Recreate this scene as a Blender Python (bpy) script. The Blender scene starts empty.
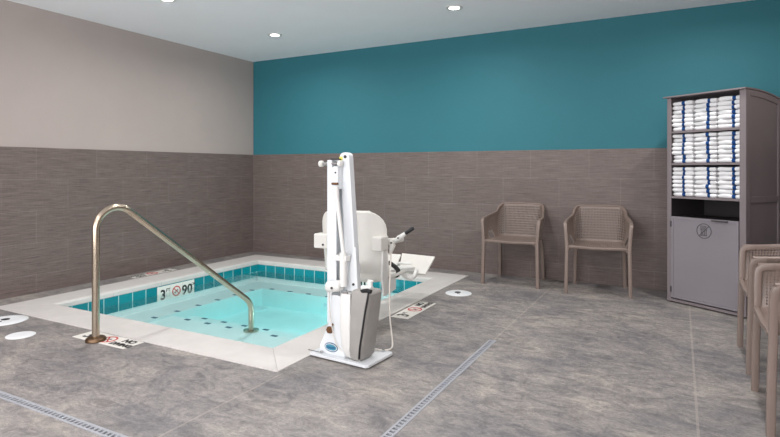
import bpy, bmesh, math, random
from mathutils import Vector, Matrix
random.seed(7)
PI = math.pi
SC = bpy.context.scene
COL = SC.collection

# ------------------------------------------------------------------ camera
cam_d = bpy.data.cameras.new('camera')
cam = bpy.data.objects.new('camera', cam_d)
COL.objects.link(cam)
cam.location = (5.441, -5.943, 1.186)
cam.rotation_euler = (PI/2, 0, math.radians(28.24))
cam_d.sensor_fit = 'HORIZONTAL'
cam_d.sensor_width = 36
cam_d.lens = 540/780*36
cam_d.shift_y = -(218.5-169.3)/780
cam_d.clip_start = 0.05
SC.camera = cam

# ------------------------------------------------------------------ world, light, exposure
W = bpy.data.worlds.new('world'); SC.world = W; W.use_nodes = True
W.node_tree.nodes['Background'].inputs[0].default_value = (0.8, 0.9, 1, 1)
W.node_tree.nodes['Background'].inputs[1].default_value = 0.3
SC.view_settings.view_transform = 'Standard'
SC.view_settings.look = 'None'
SC.view_settings.gamma = 1
SC.view_settings.use_curve_mapping = False
SC.view_settings.exposure = 0.07

ROOM_X, ROOM_Y, ROOM_H, TILE_H = 6.45, -8.2, 2.74, 1.395

def area_light(name, loc, rot, sx, sy, power, color=(1, 1, 1), shape='RECTANGLE', spread=PI):
    d = bpy.data.lights.new(name, 'AREA'); d.shape = shape; d.size = sx
    if shape == 'RECTANGLE': d.size_y = sy
    d.energy = power; d.color = color; d.spread = spread
    o = bpy.data.objects.new(name, d); o.location = loc; o.rotation_euler = rot
    COL.objects.link(o); return o
# soft fill lights added behind the camera and by the right wall
area_light('added_front_fill', (3.1, ROOM_Y+0.45, 1.35), (PI/2+0.45, 0, 0), 5.2, 2.0, 175, (1.0, 0.99, 1.0))
area_light('added_side_fill', (ROOM_X-0.5, -6.6, 1.35), (PI/2+0.45, 0, PI/2), 3.0, 2.0, 55, (1.0, 0.99, 1.0))
LIGHT_XY = [(x, y) for y in (-1.08, -2.57, -5.55) for x in (1.32, 3.53, 5.74)]
LAMP_W = 13.0

# ------------------------------------------------------------------ materials
def lin(c):
    return tuple(((v/255)/12.92 if v/255 <= 0.04045 else ((v/255+0.055)/1.055)**2.4) for v in c) + (1,)

class NT:
    def __init__(s, name):
        s.m = bpy.data.materials.new(name); s.m.use_nodes = True
        s.t = s.m.node_tree; s.b = s.t.nodes['Principled BSDF']; s.out = s.t.nodes['Material Output']
    def n(s, typ, **kw):
        nd = s.t.nodes.new(typ)
        for k, v in kw.items(): setattr(nd, k, v)
        return nd
    def l(s, a, b): s.t.links.new(a, b)
    def math(s, op, a, b=None, c=None):
        nd = s.n('ShaderNodeMath', operation=op)
        for i, v in enumerate((a, b, c)):
            if v is None: continue
            if isinstance(v, (int, float)): nd.inputs[i].default_value = v
            else: s.l(v, nd.inputs[i])
        return nd.outputs[0]
    def coord(s):
        return s.n('ShaderNodeTexCoord').outputs['Object']
    def mapping(s, vec, scale=(1, 1, 1), loc=(0, 0, 0), rot=(0, 0, 0)):
        m = s.n('ShaderNodeMapping'); s.l(vec, m.inputs[0])
        m.inputs['Scale'].default_value = scale; m.inputs['Location'].default_value = loc
        m.inputs['Rotation'].default_value = rot
        return m.outputs[0]
    def noise(s, vec, scale, detail=4, rough=0.55, dist=0.0):
        t = s.n('ShaderNodeTexNoise'); s.l(vec, t.inputs['Vector'])
        t.inputs['Scale'].default_value = scale; t.inputs['Detail'].default_value = detail
        t.inputs['Roughness'].default_value = rough; t.inputs['Distortion'].default_value = dist
        return t.outputs[0]
    def ramp(s, fac, stops):
        r = s.n('ShaderNodeValToRGB'); s.l(fac, r.inputs[0])
        e = r.color_ramp.elements
        while len(e) < len(stops): e.new(0.5)
        for el, (p, c) in zip(e, stops): el.position = p; el.color = c
        return r.outputs[0]
    def mix(s, fac, a, b, blend='MIX'):
        m = s.n('ShaderNodeMix', data_type='RGBA', blend_type=blend)
        for sock, v in ((m.inputs[0], fac), (m.inputs[6], a), (m.inputs[7], b)):
            if isinstance(v, (int, float, tuple)): sock.default_value = v
            else: s.l(v, sock)
        return m.outputs[2]
    def bump(s, h, strength=0.3, dist=0.01):
        b = s.n('ShaderNodeBump'); b.inputs['Strength'].default_value = strength
        b.inputs['Distance'].default_value = dist
        s.l(h, b.inputs['Height']); s.l(b.outputs[0], s.b.inputs['Normal'])
    def set(s, color=None, rough=0.5, metal=0.0, spec=0.5):
        if color is not None:
            if isinstance(color, tuple): s.b.inputs['Base Color'].default_value = color
            else: s.l(color, s.b.inputs['Base Color'])
        s.b.inputs['Roughness'].default_value = rough
        s.b.inputs['Metallic'].default_value = metal
        s.b.inputs['Specular IOR Level'].default_value = spec
        return s.m

def soft(name, rgb, rough=0.5, metal=0.0, var=0.05, scale=12, spec=0.5):
    """procedural paint, plastic or metal with a faint mottled variation"""
    t = NT(name); c = lin(rgb)
    nz = t.noise(t.coord(), scale, 3)
    lo = tuple(v*(1-var) for v in c[:3]) + (1,); hi = tuple(min(1, v*(1+var)) for v in c[:3]) + (1,)
    return t.set(t.ramp(nz, [(0.3, lo), (0.7, hi)]), rough, metal, spec)

def wainscot_mat(name, axis):
    t = NT(name); co = t.coord()
    sp = t.n('ShaderNodeSeparateXYZ'); t.l(co, sp.inputs[0])
    u = sp.outputs[0] if axis == 'x' else sp.outputs[1]
    cb = t.n('ShaderNodeCombineXYZ')
    t.l(t.math('ADD', u, 20.37 if axis == 'y' else 20.1), cb.inputs[0]); t.l(t.math('ADD', sp.outputs[2], 0.13), cb.inputs[1])
    br = t.n('ShaderNodeTexBrick'); t.l(cb.outputs[0], br.inputs['Vector'])
    br.inputs['Scale'].default_value = 1; br.inputs['Brick Width'].default_value = 0.61
    br.inputs['Row Height'].default_value = 0.305; br.inputs['Mortar Size'].default_value = 0.0019
    br.inputs['Mortar Smooth'].default_value = 0.2
    br.offset = 0.5
    br.inputs['Color1'].default_value = lin((116, 104, 100)); br.inputs['Color2'].default_value = lin((112, 100, 96))
    br.inputs['Mortar'].default_value = lin((136, 126, 122))
    st = t.noise(t.mapping(co, (1.6, 1.6, 60) ), 2.6, 7, 0.75, 0.3)
    st2 = t.noise(t.mapping(co, (60, 60, 8)), 1.5, 3, 0.6)
    c = t.mix(0.85, br.outputs['Color'], t.ramp(st, [(0.36, (0.52, 0.50, 0.49, 1)), (0.64, (1.32, 1.32, 1.32, 1))]), 'MULTIPLY')
    c = t.mix(0.35, c, t.ramp(st2, [(0.3, (0.78, 0.77, 0.76, 1)), (0.7, (1.16, 1.16, 1.16, 1))]), 'MULTIPLY')
    t.bump(t.math('ADD', st, t.math('MULTIPLY', br.outputs['Fac'], -2.0)), 0.18, 0.003)
    return t.set(c, 0.48, 0, 0.4)

def floor_mat():
    t = NT('stained_concrete'); co = t.coord()
    a = t.noise(t.mapping(co, (1.0, 1.4, 1), rot=(0, 0, 0.5)), 1.6, 8, 0.66, 0.8)
    b = t.noise(t.mapping(co, (1.3, 2.4, 1), rot=(0, 0, 0.3)), 4.6, 12, 0.74, 1.3)
    e = t.noise(t.mapping(co, (1.6, 3.2, 1), rot=(0, 0, 0.15), loc=(3, 5, 0)), 9, 10, 0.7, 2.4)
    d = t.noise(co, 42, 6, 0.75, 0.6)
    vein = t.math('ABSOLUTE', t.math('SUBTRACT', e, 0.5))
    base = t.ramp(a, [(0.34, lin((118, 116, 118))), (0.5, lin((140, 136, 134))), (0.66, lin((158, 152, 146)))])
    base = t.mix(0.8, base, t.ramp(b, [(0.37, (0.60, 0.60, 0.62, 1)), (0.5, (1, 1, 1, 1)), (0.63, (1.36, 1.33, 1.29, 1))]), 'MULTIPLY')
    base = t.mix(0.8, base, t.ramp(vein, [(0.0, (0.66, 0.66, 0.69, 1)), (0.03, (0.98, 0.98, 0.98, 1)), (0.14, (1.18, 1.16, 1.13, 1))]), 'MULTIPLY')
    base = t.mix(0.55, base, t.ramp(d, [(0.32, (0.74, 0.74, 0.74, 1)), (0.68, (1.26, 1.25, 1.23, 1))]), 'MULTIPLY')
    sp = t.n('ShaderNodeSeparateXYZ'); t.l(co, sp.inputs[0])
    x, y = sp.outputs[0], sp.outputs[1]
    def line(v, at, w): return t.math('LESS_THAN', t.math('ABSOLUTE', t.math('SUBTRACT', v, at)), w)
    j = t.math('MULTIPLY', line(x, 3.405, 0.006), t.math('LESS_THAN', y, -3.47))
    j = t.math('MAXIMUM', j, line(x, 5.513, 0.006))
    j = t.math('MAXIMUM', j, t.math('MULTIPLY', line(x, 4.30, 0.006), t.math('GREATER_THAN', y, -2.3)))
    j = t.math('MAXIMUM', j, t.math('MULTIPLY', t.math('MULTIPLY', line(y, -2.30, 0.005), t.math('GREATER_THAN', x, 3.4)), t.math('LESS_THAN', x, 5.5)) if False else j)
    c = t.mix(t.math('MULTIPLY', j, 0.28), base, lin((186, 176, 164)))
    r = t.n('ShaderNodeMapRange'); t.l(b, r.inputs[0])
    r.inputs[3].default_value = 0.36; r.inputs[4].default_value = 0.62
    m = t.set(c, 0.5, 0, 0.4); t.l(r.outputs[0], t.b.inputs['Roughness'])
    t.bump(d, 0.12, 0.004)
    return m

def tile_band_mat(name, axis, off):
    t = NT(name); co = t.coord(); sp = t.n('ShaderNodeSeparateXYZ'); t.l(co, sp.inputs[0])
    u = sp.outputs[0] if axis == 'x' else sp.outputs[1]
    f = t.math('FRACT', t.math('DIVIDE', t.math('ADD', u, 30+off), 0.1535))
    g = t.math('LESS_THAN', t.math('ABSOLUTE', t.math('SUBTRACT', f, 0.5)), 0.475)
    cell = t.math('FLOOR', t.math('DIVIDE', t.math('ADD', u, 30+off), 0.1535))
    wn = t.n('ShaderNodeTexWhiteNoise', noise_dimensions='1D'); t.l(cell, wn.inputs['W'])
    tone = t.mix(wn.outputs[0], lin((0, 122, 134)), lin((10, 138, 148)))
    tone = t.mix(0.3, tone, t.ramp(t.noise(co, 40, 3), [(0.3, (0.8, 0.8, 0.8, 1)), (0.7, (1.15, 1.15, 1.15, 1))]), 'MULTIPLY')
    c = t.mix(g, lin((178, 214, 212)), tone)
    t.bump(g, 0.3, 0.002)
    return t.set(c, 0.15, 0, 0.5)

M = {}
M['floor'] = floor_mat()
M['wain_y'] = wainscot_mat('grey_brown_wall_tile_left', 'y')
M['wain_x'] = wainscot_mat('grey_brown_wall_tile_back', 'x')
M['beige'] = soft('greige_wall_paint', (174, 162, 157), 0.75, var=0.015, scale=3)
M['teal'] = soft('teal_wall_paint', (44, 114, 126), 0.7, var=0.015, scale=3)
M['ceiling'] = soft('white_ceiling_paint', (246, 245, 249), 0.85, var=0.01, scale=3)
M['coping'] = soft('cream_coping_stone', (209, 205, 201), 0.55, var=0.04, scale=7)
M['grout'] = soft('coping_grout', (188, 180, 172), 0.8)
M['plaster'] = soft('pale_aqua_plaster', (244, 252, 251), 0.6, var=0.03, scale=5)
M['blue_tile'] = soft('dark_blue_step_tile', (24, 72, 112), 0.3)
M['steel'] = soft('brushed_stainless_steel', (188, 174, 156), 0.24, 1.0, 0.06, 30)
M['bronze'] = soft('bronzed_flange_metal', (112, 90, 70), 0.4, 0.9, 0.1, 30)
M['chrome'] = soft('polished_chrome', (205, 205, 205), 0.15, 1.0)
M['rust'] = soft('tarnished_bolt_metal', (120, 86, 60), 0.45, 0.8, 0.2, 60)
M['white_plastic'] = soft('white_moulded_plastic', (222, 222, 219), 0.4, var=0.015)
M['cream_plastic'] = soft('creamy_moulded_plastic', (220, 218, 212), 0.45, var=0.015)
M['white_powder'] = soft('white_powder_coat', (218, 222, 225), 0.35, var=0.02)
M['cover'] = soft('light_grey_vinyl_cover', (156, 153, 149), 0.6, var=0.06, scale=9)
M['black'] = soft('black_rubber', (22, 22, 26), 0.5)
M['dark'] = soft('dark_grey_plastic', (50, 50, 52), 0.6)  # plain dark grey for bolts, top cap and cover seam
M['cable'] = soft('pale_coiled_cable', (214, 208, 200), 0.5)
M['logo_blue'] = soft('logo_teal_blue', (70, 145, 172), 0.4)
M['logo_navy'] = soft('logo_navy', (24, 84, 122), 0.4)
M['yellow'] = soft('yellow_sticker', (222, 214, 96), 0.5)
M['sign_white'] = soft('white_ceramic_sign', (232, 229, 222), 0.3, var=0.02)
M['sign_black'] = soft('black_glaze', (24, 24, 24), 0.35)
M['sign_red'] = soft('red_glaze', (196, 48, 52), 0.35)
M['grate'] = soft('grey_grate_plastic', (160, 162, 168), 0.5, var=0.05, scale=20)
M['grate_side'] = soft('dark_channel', (54, 54, 58), 0.8)
M['lid'] = soft('white_lid_plastic', (232, 234, 236), 0.45, var=0.02)
M['chair'] = soft('taupe_resin', (134, 118, 110), 0.38, var=0.03, scale=6)
M['cab'] = soft('taupe_grey_laminate', (128, 119, 122), 0.45, var=0.03, scale=5)
M['cab_door'] = soft('cool_grey_laminate', (134, 129, 135), 0.42, var=0.02, scale=5)
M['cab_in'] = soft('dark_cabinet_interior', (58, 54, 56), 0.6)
M['cab_dark'] = soft('dark_grey_edge', (70, 66, 69), 0.5)
def cloth(name, rgb):
    t = NT(name); c = lin(rgb); nz = t.noise(t.coord(), 220, 3, 0.7)
    t.bump(nz, 0.5, 0.003)
    return t.set(t.ramp(nz, [(0.3, tuple(v*0.88 for v in c[:3])+(1,)), (0.7, c)]), 0.95, 0, 0.1)
M['towel'] = cloth('white_terry_cloth', (244, 244, 246))
M['stripe'] = cloth('blue_terry_stripe', (36, 76, 134))
def emit(name, rgb, s):
    t = NT(name); t.b.inputs['Base Color'].default_value = lin(rgb)
    t.b.inputs['Emission Color'].default_value = lin(rgb); t.b.inputs['Emission Strength'].default_value = s
    return t.m
M['lamp'] = emit('lit_lamp_lens', (255, 252, 244), 12)
M['basin_fill'] = emit('added_basin_glow', (220, 255, 255), 3)  # glow of the added, unseen discs that brighten the basin
def water_mat():
    t = NT('clear_pool_water'); t.t.nodes.remove(t.b)
    tr = t.n('ShaderNodeBsdfTransparent'); tr.inputs[0].default_value = (1.0, 1.0, 1.0, 1)
    gl = t.n('ShaderNodeBsdfGlossy'); gl.inputs['Roughness'].default_value = 0.02
    fr = t.n('ShaderNodeFresnel'); fr.inputs['IOR'].default_value = 1.33
    nz = t.noise(t.coord(), 5, 2, 0.5)
    bp = t.n('ShaderNodeBump'); bp.inputs['Strength'].default_value = 0.05; bp.inputs['Distance'].default_value = 0.02
    t.l(nz, bp.inputs['Height']); t.l(bp.outputs[0], gl.inputs['Normal']); t.l(bp.outputs[0], fr.inputs['Normal'])
    mx = t.n('ShaderNodeMixShader'); t.l(fr.outputs[0], mx.inputs[0]); t.l(tr.outputs[0], mx.inputs[1]); t.l(gl.outputs[0], mx.inputs[2])
    t.l(mx.outputs[0], t.out.inputs['Surface'])
    va = t.n('ShaderNodeVolumeAbsorption'); va.inputs['Color'].default_value = (0.10, 0.93, 0.95, 1); va.inputs['Density'].default_value = 0.50
    t.l(va.outputs[0], t.out.inputs['Volume'])
    return t.m
M['water'] = water_mat()

# ------------------------------------------------------------------ mesh helpers
def obj(name, bm, mat, parent=None, smooth=False, bevel=0, segs=2, loc=None, rot=None):
    me = bpy.data.meshes.new(name)
    bmesh.ops.recalc_face_normals(bm, faces=bm.faces)
    bm.to_mesh(me); bm.free()
    me.materials.append(mat if not isinstance(mat, str) else M[mat])
    if smooth:
        for p in me.polygons: p.use_smooth = True
        try: me.set_sharp_from_angle(angle=math.radians(40))
        except Exception: pass
    o = bpy.data.objects.new(name, me); COL.objects.link(o)
    if parent is not None: o.parent = parent
    if loc: o.location = loc
    if rot: o.rotation_euler = rot
    if bevel:
        b = o.modifiers.new('bevel', 'BEVEL'); b.width = bevel; b.segments = segs
        b.limit_method = 'ANGLE'; b.angle_limit = math.radians(35)
    return o

def BM(): return bmesh.new()
def box(bm, x0, x1, y0, y1, z0, z1, mtx=None):
    vs = [bm.verts.new((x, y, z)) for z in (z0, z1) for x, y in ((x0, y0), (x1, y0), (x1, y1), (x0, y1))]
    for f in ((0, 3, 2, 1), (4, 5, 6, 7), (0, 1, 5, 4), (1, 2, 6, 5), (2, 3, 7, 6), (3, 0, 4, 7)):
        bm.faces.new([vs[i] for i in f])
    if mtx is not None:
        for v in vs: v.co = mtx @ v.co
    return bm
def mbox(*a, **k): return box(BM(), *a, **k)
def frame_for(d):
    d = d.normalized(); up = Vector((0, 0, 1)) if abs(d.z) < 0.95 else Vector((0, 1, 0))
    a = d.cross(up).normalized(); return a, a.cross(d).normalized()
def tube(bm, pts, r, n=12, caps=True, sq=None):
    """swept tube; r a number or one per point; sq=(w,h) gives a rectangular section"""
    pts = [Vector(p) for p in pts]; rs = r if isinstance(r, (list, tuple)) else [r]*len(pts)
    rings = []; a = None
    for i, p in enumerate(pts):
        d = (pts[min(i+1, len(pts)-1)] - pts[max(i-1, 0)]).normalized()
        if a is None: a, b = frame_for(d)
        else:
            a = (a - d*a.dot(d)).normalized(); b = a.cross(d).normalized()
        ring = []
        for k in range(n):
            t = 2*PI*(k+0.5*(sq is not None))/n
            if sq is not None:
                c, s = math.cos(t), math.sin(t)
                e = 2/5.0
                ca = math.copysign(abs(c)**e, c)*sq[0]/2; sa = math.copysign(abs(s)**e, s)*sq[1]/2
                ring.append(bm.verts.new(p + a*ca + b*sa))
            else: ring.append(bm.verts.new(p + (a*math.cos(t) + b*math.sin(t))*rs[i]))
        rings.append(ring)
    for r0, r1 in zip(rings, rings[1:]):
        for k in range(n): bm.faces.new((r0[k], r0[(k+1) % n], r1[(k+1) % n], r1[k]))
    if caps:
        bm.faces.new(rings[0][::-1]); bm.faces.new(rings[-1])
    return bm
def cyl(bm, p0, p1, r0, r1=None, n=24): return tube(bm, [p0, p1], [r0, r0 if r1 is None else r1], n)
def lathe(bm, prof, n=32, c=(0, 0, 0), cap=True):
    rings = [[bm.verts.new((c[0]+r*math.cos(2*PI*k/n), c[1]+r*math.sin(2*PI*k/n), c[2]+z)) for k in range(n)] for r, z in prof]
    for r0, r1 in zip(rings, rings[1:]):
        for k in range(n): bm.faces.new((r0[k], r0[(k+1) % n], r1[(k+1) % n], r1[k]))
    if cap: bm.faces.new(rings[0][::-1]); bm.faces.new(rings[-1])
    return bm
def prism(bm, poly, f0, f1):
    """poly: 2D list; f0 and f1 map a 2D point to the two 3D faces"""
    a = [bm.verts.new(f0(*p)) for p in poly]; b = [bm.verts.new(f1(*p)) for p in poly]
    bm.faces.new(a[::-1]); bm.faces.new(b)
    for i in range(len(poly)):
        j = (i+1) % len(poly); bm.faces.new((a[i], a[j], b[j], b[i]))
    return bm
def smoothpath(pts, per=8):
    pts = [Vector(p) for p in pts]; out = []
    P = [pts[0]*2-pts[1]] + pts + [pts[-1]*2-pts[-2]]
    for i in range(1, len(P)-2):
        for k in range(per):
            t = k/per; a, b, c, d = P[i-1], P[i], P[i+1], P[i+2]
            out.append(0.5*((2*b)+(c-a)*t+(2*a-5*b+4*c-d)*t*t+(3*b-a-3*c+d)*t**3))
    out.append(pts[-1]); return out
def text_bm(s, size, depth=0.0008, font_bold=0.0):
    cu = bpy.data.curves.new('txt', 'FONT'); cu.body = s; cu.size = size; cu.extrude = depth
    cu.align_x = 'CENTER'; cu.align_y = 'CENTER'; cu.offset = font_bold; cu.resolution_u = 3
    o = bpy.data.objects.new('txt', cu); COL.objects.link(o)
    bpy.context.view_layer.update()
    me = bpy.data.meshes.new_from_object(o.evaluated_get(bpy.context.evaluated_depsgraph_get()))
    bpy.data.objects.remove(o); bpy.data.curves.remove(cu)
    bm = BM(); bm.from_mesh(me); bpy.data.meshes.remove(me); return bm
def tf(bm, m): bmesh.ops.transform(bm, matrix=m, verts=bm.verts); return bm
def ring2d(bm, r0, r1, z0, z1, n=40, c=(0, 0)):
    prof = [(r0, z0), (r1, z0), (r1, z1), (r0, z1)]
    rings = [[bm.verts.new((c[0]+r*math.cos(2*PI*k/n), c[1]+r*math.sin(2*PI*k/n), z)) for k in range(n)] for r, z in prof]
    for i in range(4):
        q0, q1 = rings[i], rings[(i+1) % 4]
        for k in range(n): bm.faces.new((q0[k], q0[(k+1) % n], q1[(k+1) % n], q1[k]))
    return bm
def thing(name, label, cat, loc=(0, 0, 0), rotz=0, group=None):
    o = bpy.data.objects.new(name, None); COL.objects.link(o); o.empty_display_size = 0.1
    o.location = loc; o.rotation_euler = (0, 0, rotz); return tag(o, label, cat, group)
def tag(o, label, cat, group=None, kind=None):
    o['label'] = label; o['category'] = cat
    if group: o['group'] = group
    if kind: o['kind'] = kind
    return o
def struct(name, bm, mat, label=None, **k):
    o = obj(name, bm, mat, **k); o['kind'] = 'structure'
    if label: o['label'] = label
    return o
def copy_tree(o, parent=None):
    c = o.copy(); COL.objects.link(c)
    if parent is not None: c.parent = parent
    for ch in list(o.children): copy_tree(ch, c)
    return c

# ------------------------------------------------------------------ pool and room numbers
CX0, CX1, CY0, CY1 = 0.27, 3.37, -3.475, -0.245          # coping, outer
IX0, IX1, IY0, IY1 = 0.60, 3.055, -3.150, -0.570         # coping, inner
DRW = 0.052                                               # trench drain width
# floor with the pool opening and the two drain channels cut out
def floor_cells(bm, z0=-0.10):
    dx0, dx1 = 4.296-DRW/2, 4.296+DRW/2
    dy0, dy1 = -4.408-DRW/2, -4.408+DRW/2
    xs = sorted({0-0.1, CX0, CX1, dx0, dx1, ROOM_X+0.1})
    ys = sorted({ROOM_Y-0.1, dy0, dy1, CY0, -2.30, CY1, 0.1})
    grid = {}
    def v(x, y, z):
        k = (round(x, 4), round(y, 4), z)
        if k not in grid: grid[k] = bm.verts.new((x, y, z))
        return grid[k]
    solid = {}
    for i in range(len(xs)-1):
        for j in range(len(ys)-1):
            mx, my = (xs[i]+xs[i+1])/2, (ys[j]+ys[j+1])/2
            hole = (CX0 < mx < CX1 and CY0 < my < CY1) or (dx0 < mx < dx1 and dy0 < my < -2.30) or (mx < dx1 and dy0 < my < dy1)
            solid[i, j] = not hole
    for (i, j), s in solid.items():
        if not s: continue
        x0, x1, y0, y1 = xs[i], xs[i+1], ys[j], ys[j+1]
        bm.faces.new((v(x0, y0, 0), v(x1, y0, 0), v(x1, y1, 0), v(x0, y1, 0)))
        bm.faces.new((v(x0, y1, z0), v(x1, y1, z0), v(x1, y0, z0), v(x0, y0, z0)))
        for (a, b), nb in ((((x0, y0), (x1, y0)), (i, j-1)), (((x1, y0), (x1, y1)), (i+1, j)), (((x1, y1), (x0, y1)), (i, j+1)), (((x0, y1), (x0, y0)), (i-1, j))):
            if not solid.get(nb, False):
                bm.faces.new((v(*a, 0), v(*a, z0), v(*b, z0), v(*b, 0)))
    return bm
struct('floor', floor_cells(BM()), 'floor', 'grey mottled stained concrete floor')
T = 0.1
struct('wall_left', mbox(-T, -0.010, ROOM_Y-T, T, TILE_H, ROOM_H), 'beige', 'greige painted upper left wall')
struct('wall_back', mbox(-0.0, ROOM_X, 0.010, T, TILE_H, ROOM_H), 'teal', 'teal painted upper back wall')
struct('wall_right', mbox(ROOM_X, ROOM_X+T, ROOM_Y-T, T, 0, ROOM_H), 'beige', 'greige right wall')
struct('ceiling', mbox(-T, ROOM_X+T, ROOM_Y-T, T, ROOM_H, ROOM_H+0.1), 'ceiling', 'white painted ceiling')
struct('trim_1', mbox(-T, 0, ROOM_Y-T, 0, -0.1, TILE_H), 'wain_y', 'grey-brown striated tile wainscot on the left wall')
struct('trim_2', mbox(0, ROOM_X, 0, T, -0.1, TILE_H), 'wain_x', 'grey-brown striated tile wainscot on the back wall')
struct('trim_3', mbox(ROOM_X-0.01, ROOM_X, ROOM_Y, 0, 0.0, TILE_H), 'wain_y', 'grey-brown striated tile wainscot on the right wall')
# front wall behind the camera with one wide opening added to let light in
b = BM(); box(b, -T, 0.45, ROOM_Y-T, ROOM_Y, 0, ROOM_H); box(b, 5.75, ROOM_X+T, ROOM_Y-T, ROOM_Y, 0, ROOM_H)
box(b, 0.45, 5.75, ROOM_Y-T, ROOM_Y, 0, 0.3); box(b, 0.45, 5.75, ROOM_Y-T, ROOM_Y, 2.6, ROOM_H)
struct('wall_front', b, 'beige', 'greige wall behind the photographer')

# ------------------------------------------------------------------ hot tub
tub = thing('hot_tub', 'sunken square hot tub with cream coping and teal waterline tiles', 'hot tub', (0, 0, 0))
def coping_piece(bm, side):
    TOP = 0.006; g = 0.0012
    L, H = (CX0, CY0, CX1, CY1), (IX0, IY0, IX1, IY1)
    # slabs along each run, mitred at the corners
    if side in 'NS':
        a0, a1, b0, b1 = CX0, CX1, IX0, IX1
        yo, yi = (CY0, IY0) if side == 'N' else (CY1, IY1)
        cuts = {'N': [0.86, 2.10], 'S': [0.9, 1.45, 2.0, 2.55]}[side]
        P = lambda u, w: (u, yo+(yi-yo)*w)
    else:
        a0, a1, b0, b1 = CY0, CY1, IY0, IY1
        xo, xi = (CX0, IX0) if side == 'W' else (CX1, IX1)
        cuts = [-2.60, -2.05, -1.45, -0.95]
        P = lambda u, w: (xo+(xi-xo)*w, u)
    bounds = [a0] + cuts + [a1]
    for i in range(len(bounds)-1):
        o0, o1 = bounds[i]+g, bounds[i+1]-g
        i0 = b0+g if i == 0 else o0; i1 = b1-g if i == len(bounds)-2 else o1
        # cross-section with a rounded nose over the pool
        prof = [(0.0, -0.09), (0.0, TOP), (0.93, TOP), (0.975, TOP-0.005), (1.0, TOP-0.018), (1.0, -0.045), (0.98, -0.055), (0.9, -0.055), (0.9, -0.09)]
        e0 = [bm.verts.new((*P(o0+(i0-o0)*w, w), z)) for w, z in prof]
        e1 = [bm.verts.new((*P(o1+(i1-o1)*w, w), z)) for w, z in prof]
        bm.faces.new(e0[::-1]); bm.faces.new(e1)
        for k in range(len(prof)):
            m = (k+1) % len(prof); bm.faces.new((e0[k], e0[m], e1[m], e1[k]))
for s in 'NSWE':
    b = BM(); coping_piece(b, s); obj('coping', b, 'coping', tub)
b = BM()
for r in ((CX0, CX1, CY0, IY0-0.01), (CX0, CX1, IY1+0.01, CY1), (CX0, IX0-0.01, IY0-0.01, IY1+0.01), (IX1+0.01, CX1, IY0-0.01, IY1+0.01)):
    box(b, r[0]+0.002, r[1]-0.002, r[2]+0.001, r[3]-0.001, -0.12, 0.002)
obj('grout_bed', b, 'grout', tub)
WZ = -0.135                                               # water level
TB, TT = -0.205, -0.050
ws, wm = 0.012, 0.0
# waterline tile bands: the tiled wall stands at the inner line
b = mbox(IX0-0.03, IX0, IY0-0.03, IY1+0.03, TB, TT); obj('waterline_tile_band', b, tile_band_mat('waterline_tile_left', 'y', 0.02), tub)
b = mbox(IX1, IX1+0.03, IY0-0.03, IY1+0.03, TB, TT); obj('waterline_tile_band', b, tile_band_mat('waterline_tile_right', 'y', 0.02), tub)
b = mbox(IX0, IX1, IY1, IY1+0.03, TB, TT); obj('waterline_tile_band', b, tile_band_mat('waterline_tile_back', 'x', -0.04), tub)
b = mbox(IX0, IX1, IY0-0.03, IY0, TB, TT); obj('waterline_tile_band', b, tile_band_mat('waterline_tile_front', 'x', 0.0), tub)
# basin: walls below the tiles, bench, three steps, floor, as one plaster shell (height field with risers)
BZ, FZ = -0.262, -0.47
BXL, BXR, BYB = 0.965, 2.72, -0.90
S1, S2, S3 = -2.56, -2.20, -1.93
xs = [IX0, BXL, BXR, IX1]; ys = [IY0, S1, S2, S3, BYB, IY1]
def cell_z(mx, my):
    if my < S1: return BZ
    if mx < BXL or mx > BXR or my > BYB: return BZ
    if my < S2: return BZ-0.022
    if my < S3: return BZ-0.085
    return FZ
b = BM(); cz = {}
for i in range(3):
    for j in range(5):
        cz[i, j] = cell_z((xs[i]+xs[i+1])/2, (ys[j]+ys[j+1])/2)
bot = FZ-0.08
for (i, j), z in cz.items():
    x0, x1, y0, y1 = xs[i], xs[i+1], ys[j], ys[j+1]
    b.faces.new([b.verts.new(p) for p in ((x0, y0, z), (x1, y0, z), (x1, y1, z), (x0, y1, z))])
    for (p, q), nb in ((((x0, y0), (x1, y0)), (i, j-1)), (((x1, y0), (x1, y1)), (i+1, j)), (((x1, y1), (x0, y1)), (i, j+1)), (((x0, y1), (x0, y0)), (i-1, j))):
        zn = cz.get(nb, TB)
        if zn > z: b.faces.new([b.verts.new(v) for v in ((*p, z), (*q, z), (*q, zn), (*p, zn))])
bmesh.ops.remove_doubles(b, verts=b.verts, dist=1e-5)
box(b, IX0-0.03, IX1+0.03, IY0-0.03, IY1+0.03, bot-0.02, bot)
obj('basin', b, 'plaster', tub)
# small dark blue marker tiles near the edge of bench and steps
b = BM()
def mark(x, y, z, along='x', l=0.062, w=0.032):
    lx, ly = (l, w) if along == 'x' else (w, l)
    box(b, x-lx/2, x+lx/2, y-ly/2, y+ly/2, z-0.004, z+0.003)
for k in range(7): mark(1.10+0.272*k-0.0, -0.872, BZ)
for k in range(6): mark(0.925, -1.03-0.272*k, BZ, 'x')
for k in range(6): mark(1.165+0.27*k, S1+0.005-0.03, BZ)
for k in range(6): mark(1.20+0.272*k, S2-0.03, BZ-0.022)
for k in range(4): mark(1.14+0.272*k, S3-0.03, BZ-0.085)
for k in range(5): mark(2.76, -1.1-0.272*k, BZ, 'x')
obj('edge_marker_tiles', b, 'blue_tile', tub)
b = BM(); lathe(b, [(0.115, 0), (0.115, 0.006), (0.10, 0.012), (0.03, 0.014), (0.0005, 0.014)], 32)
dc = obj('main_drain_cover', b, 'lid', tub, smooth=True, loc=(1.02, -1.02-0.02, FZ))
b = BM()
for px_, pz_ in ((1.9, -0.35),):
    cyl(b, (px_, BYB-0.004, pz_), (px_, BYB+0.001, pz_), 0.022)
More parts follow.
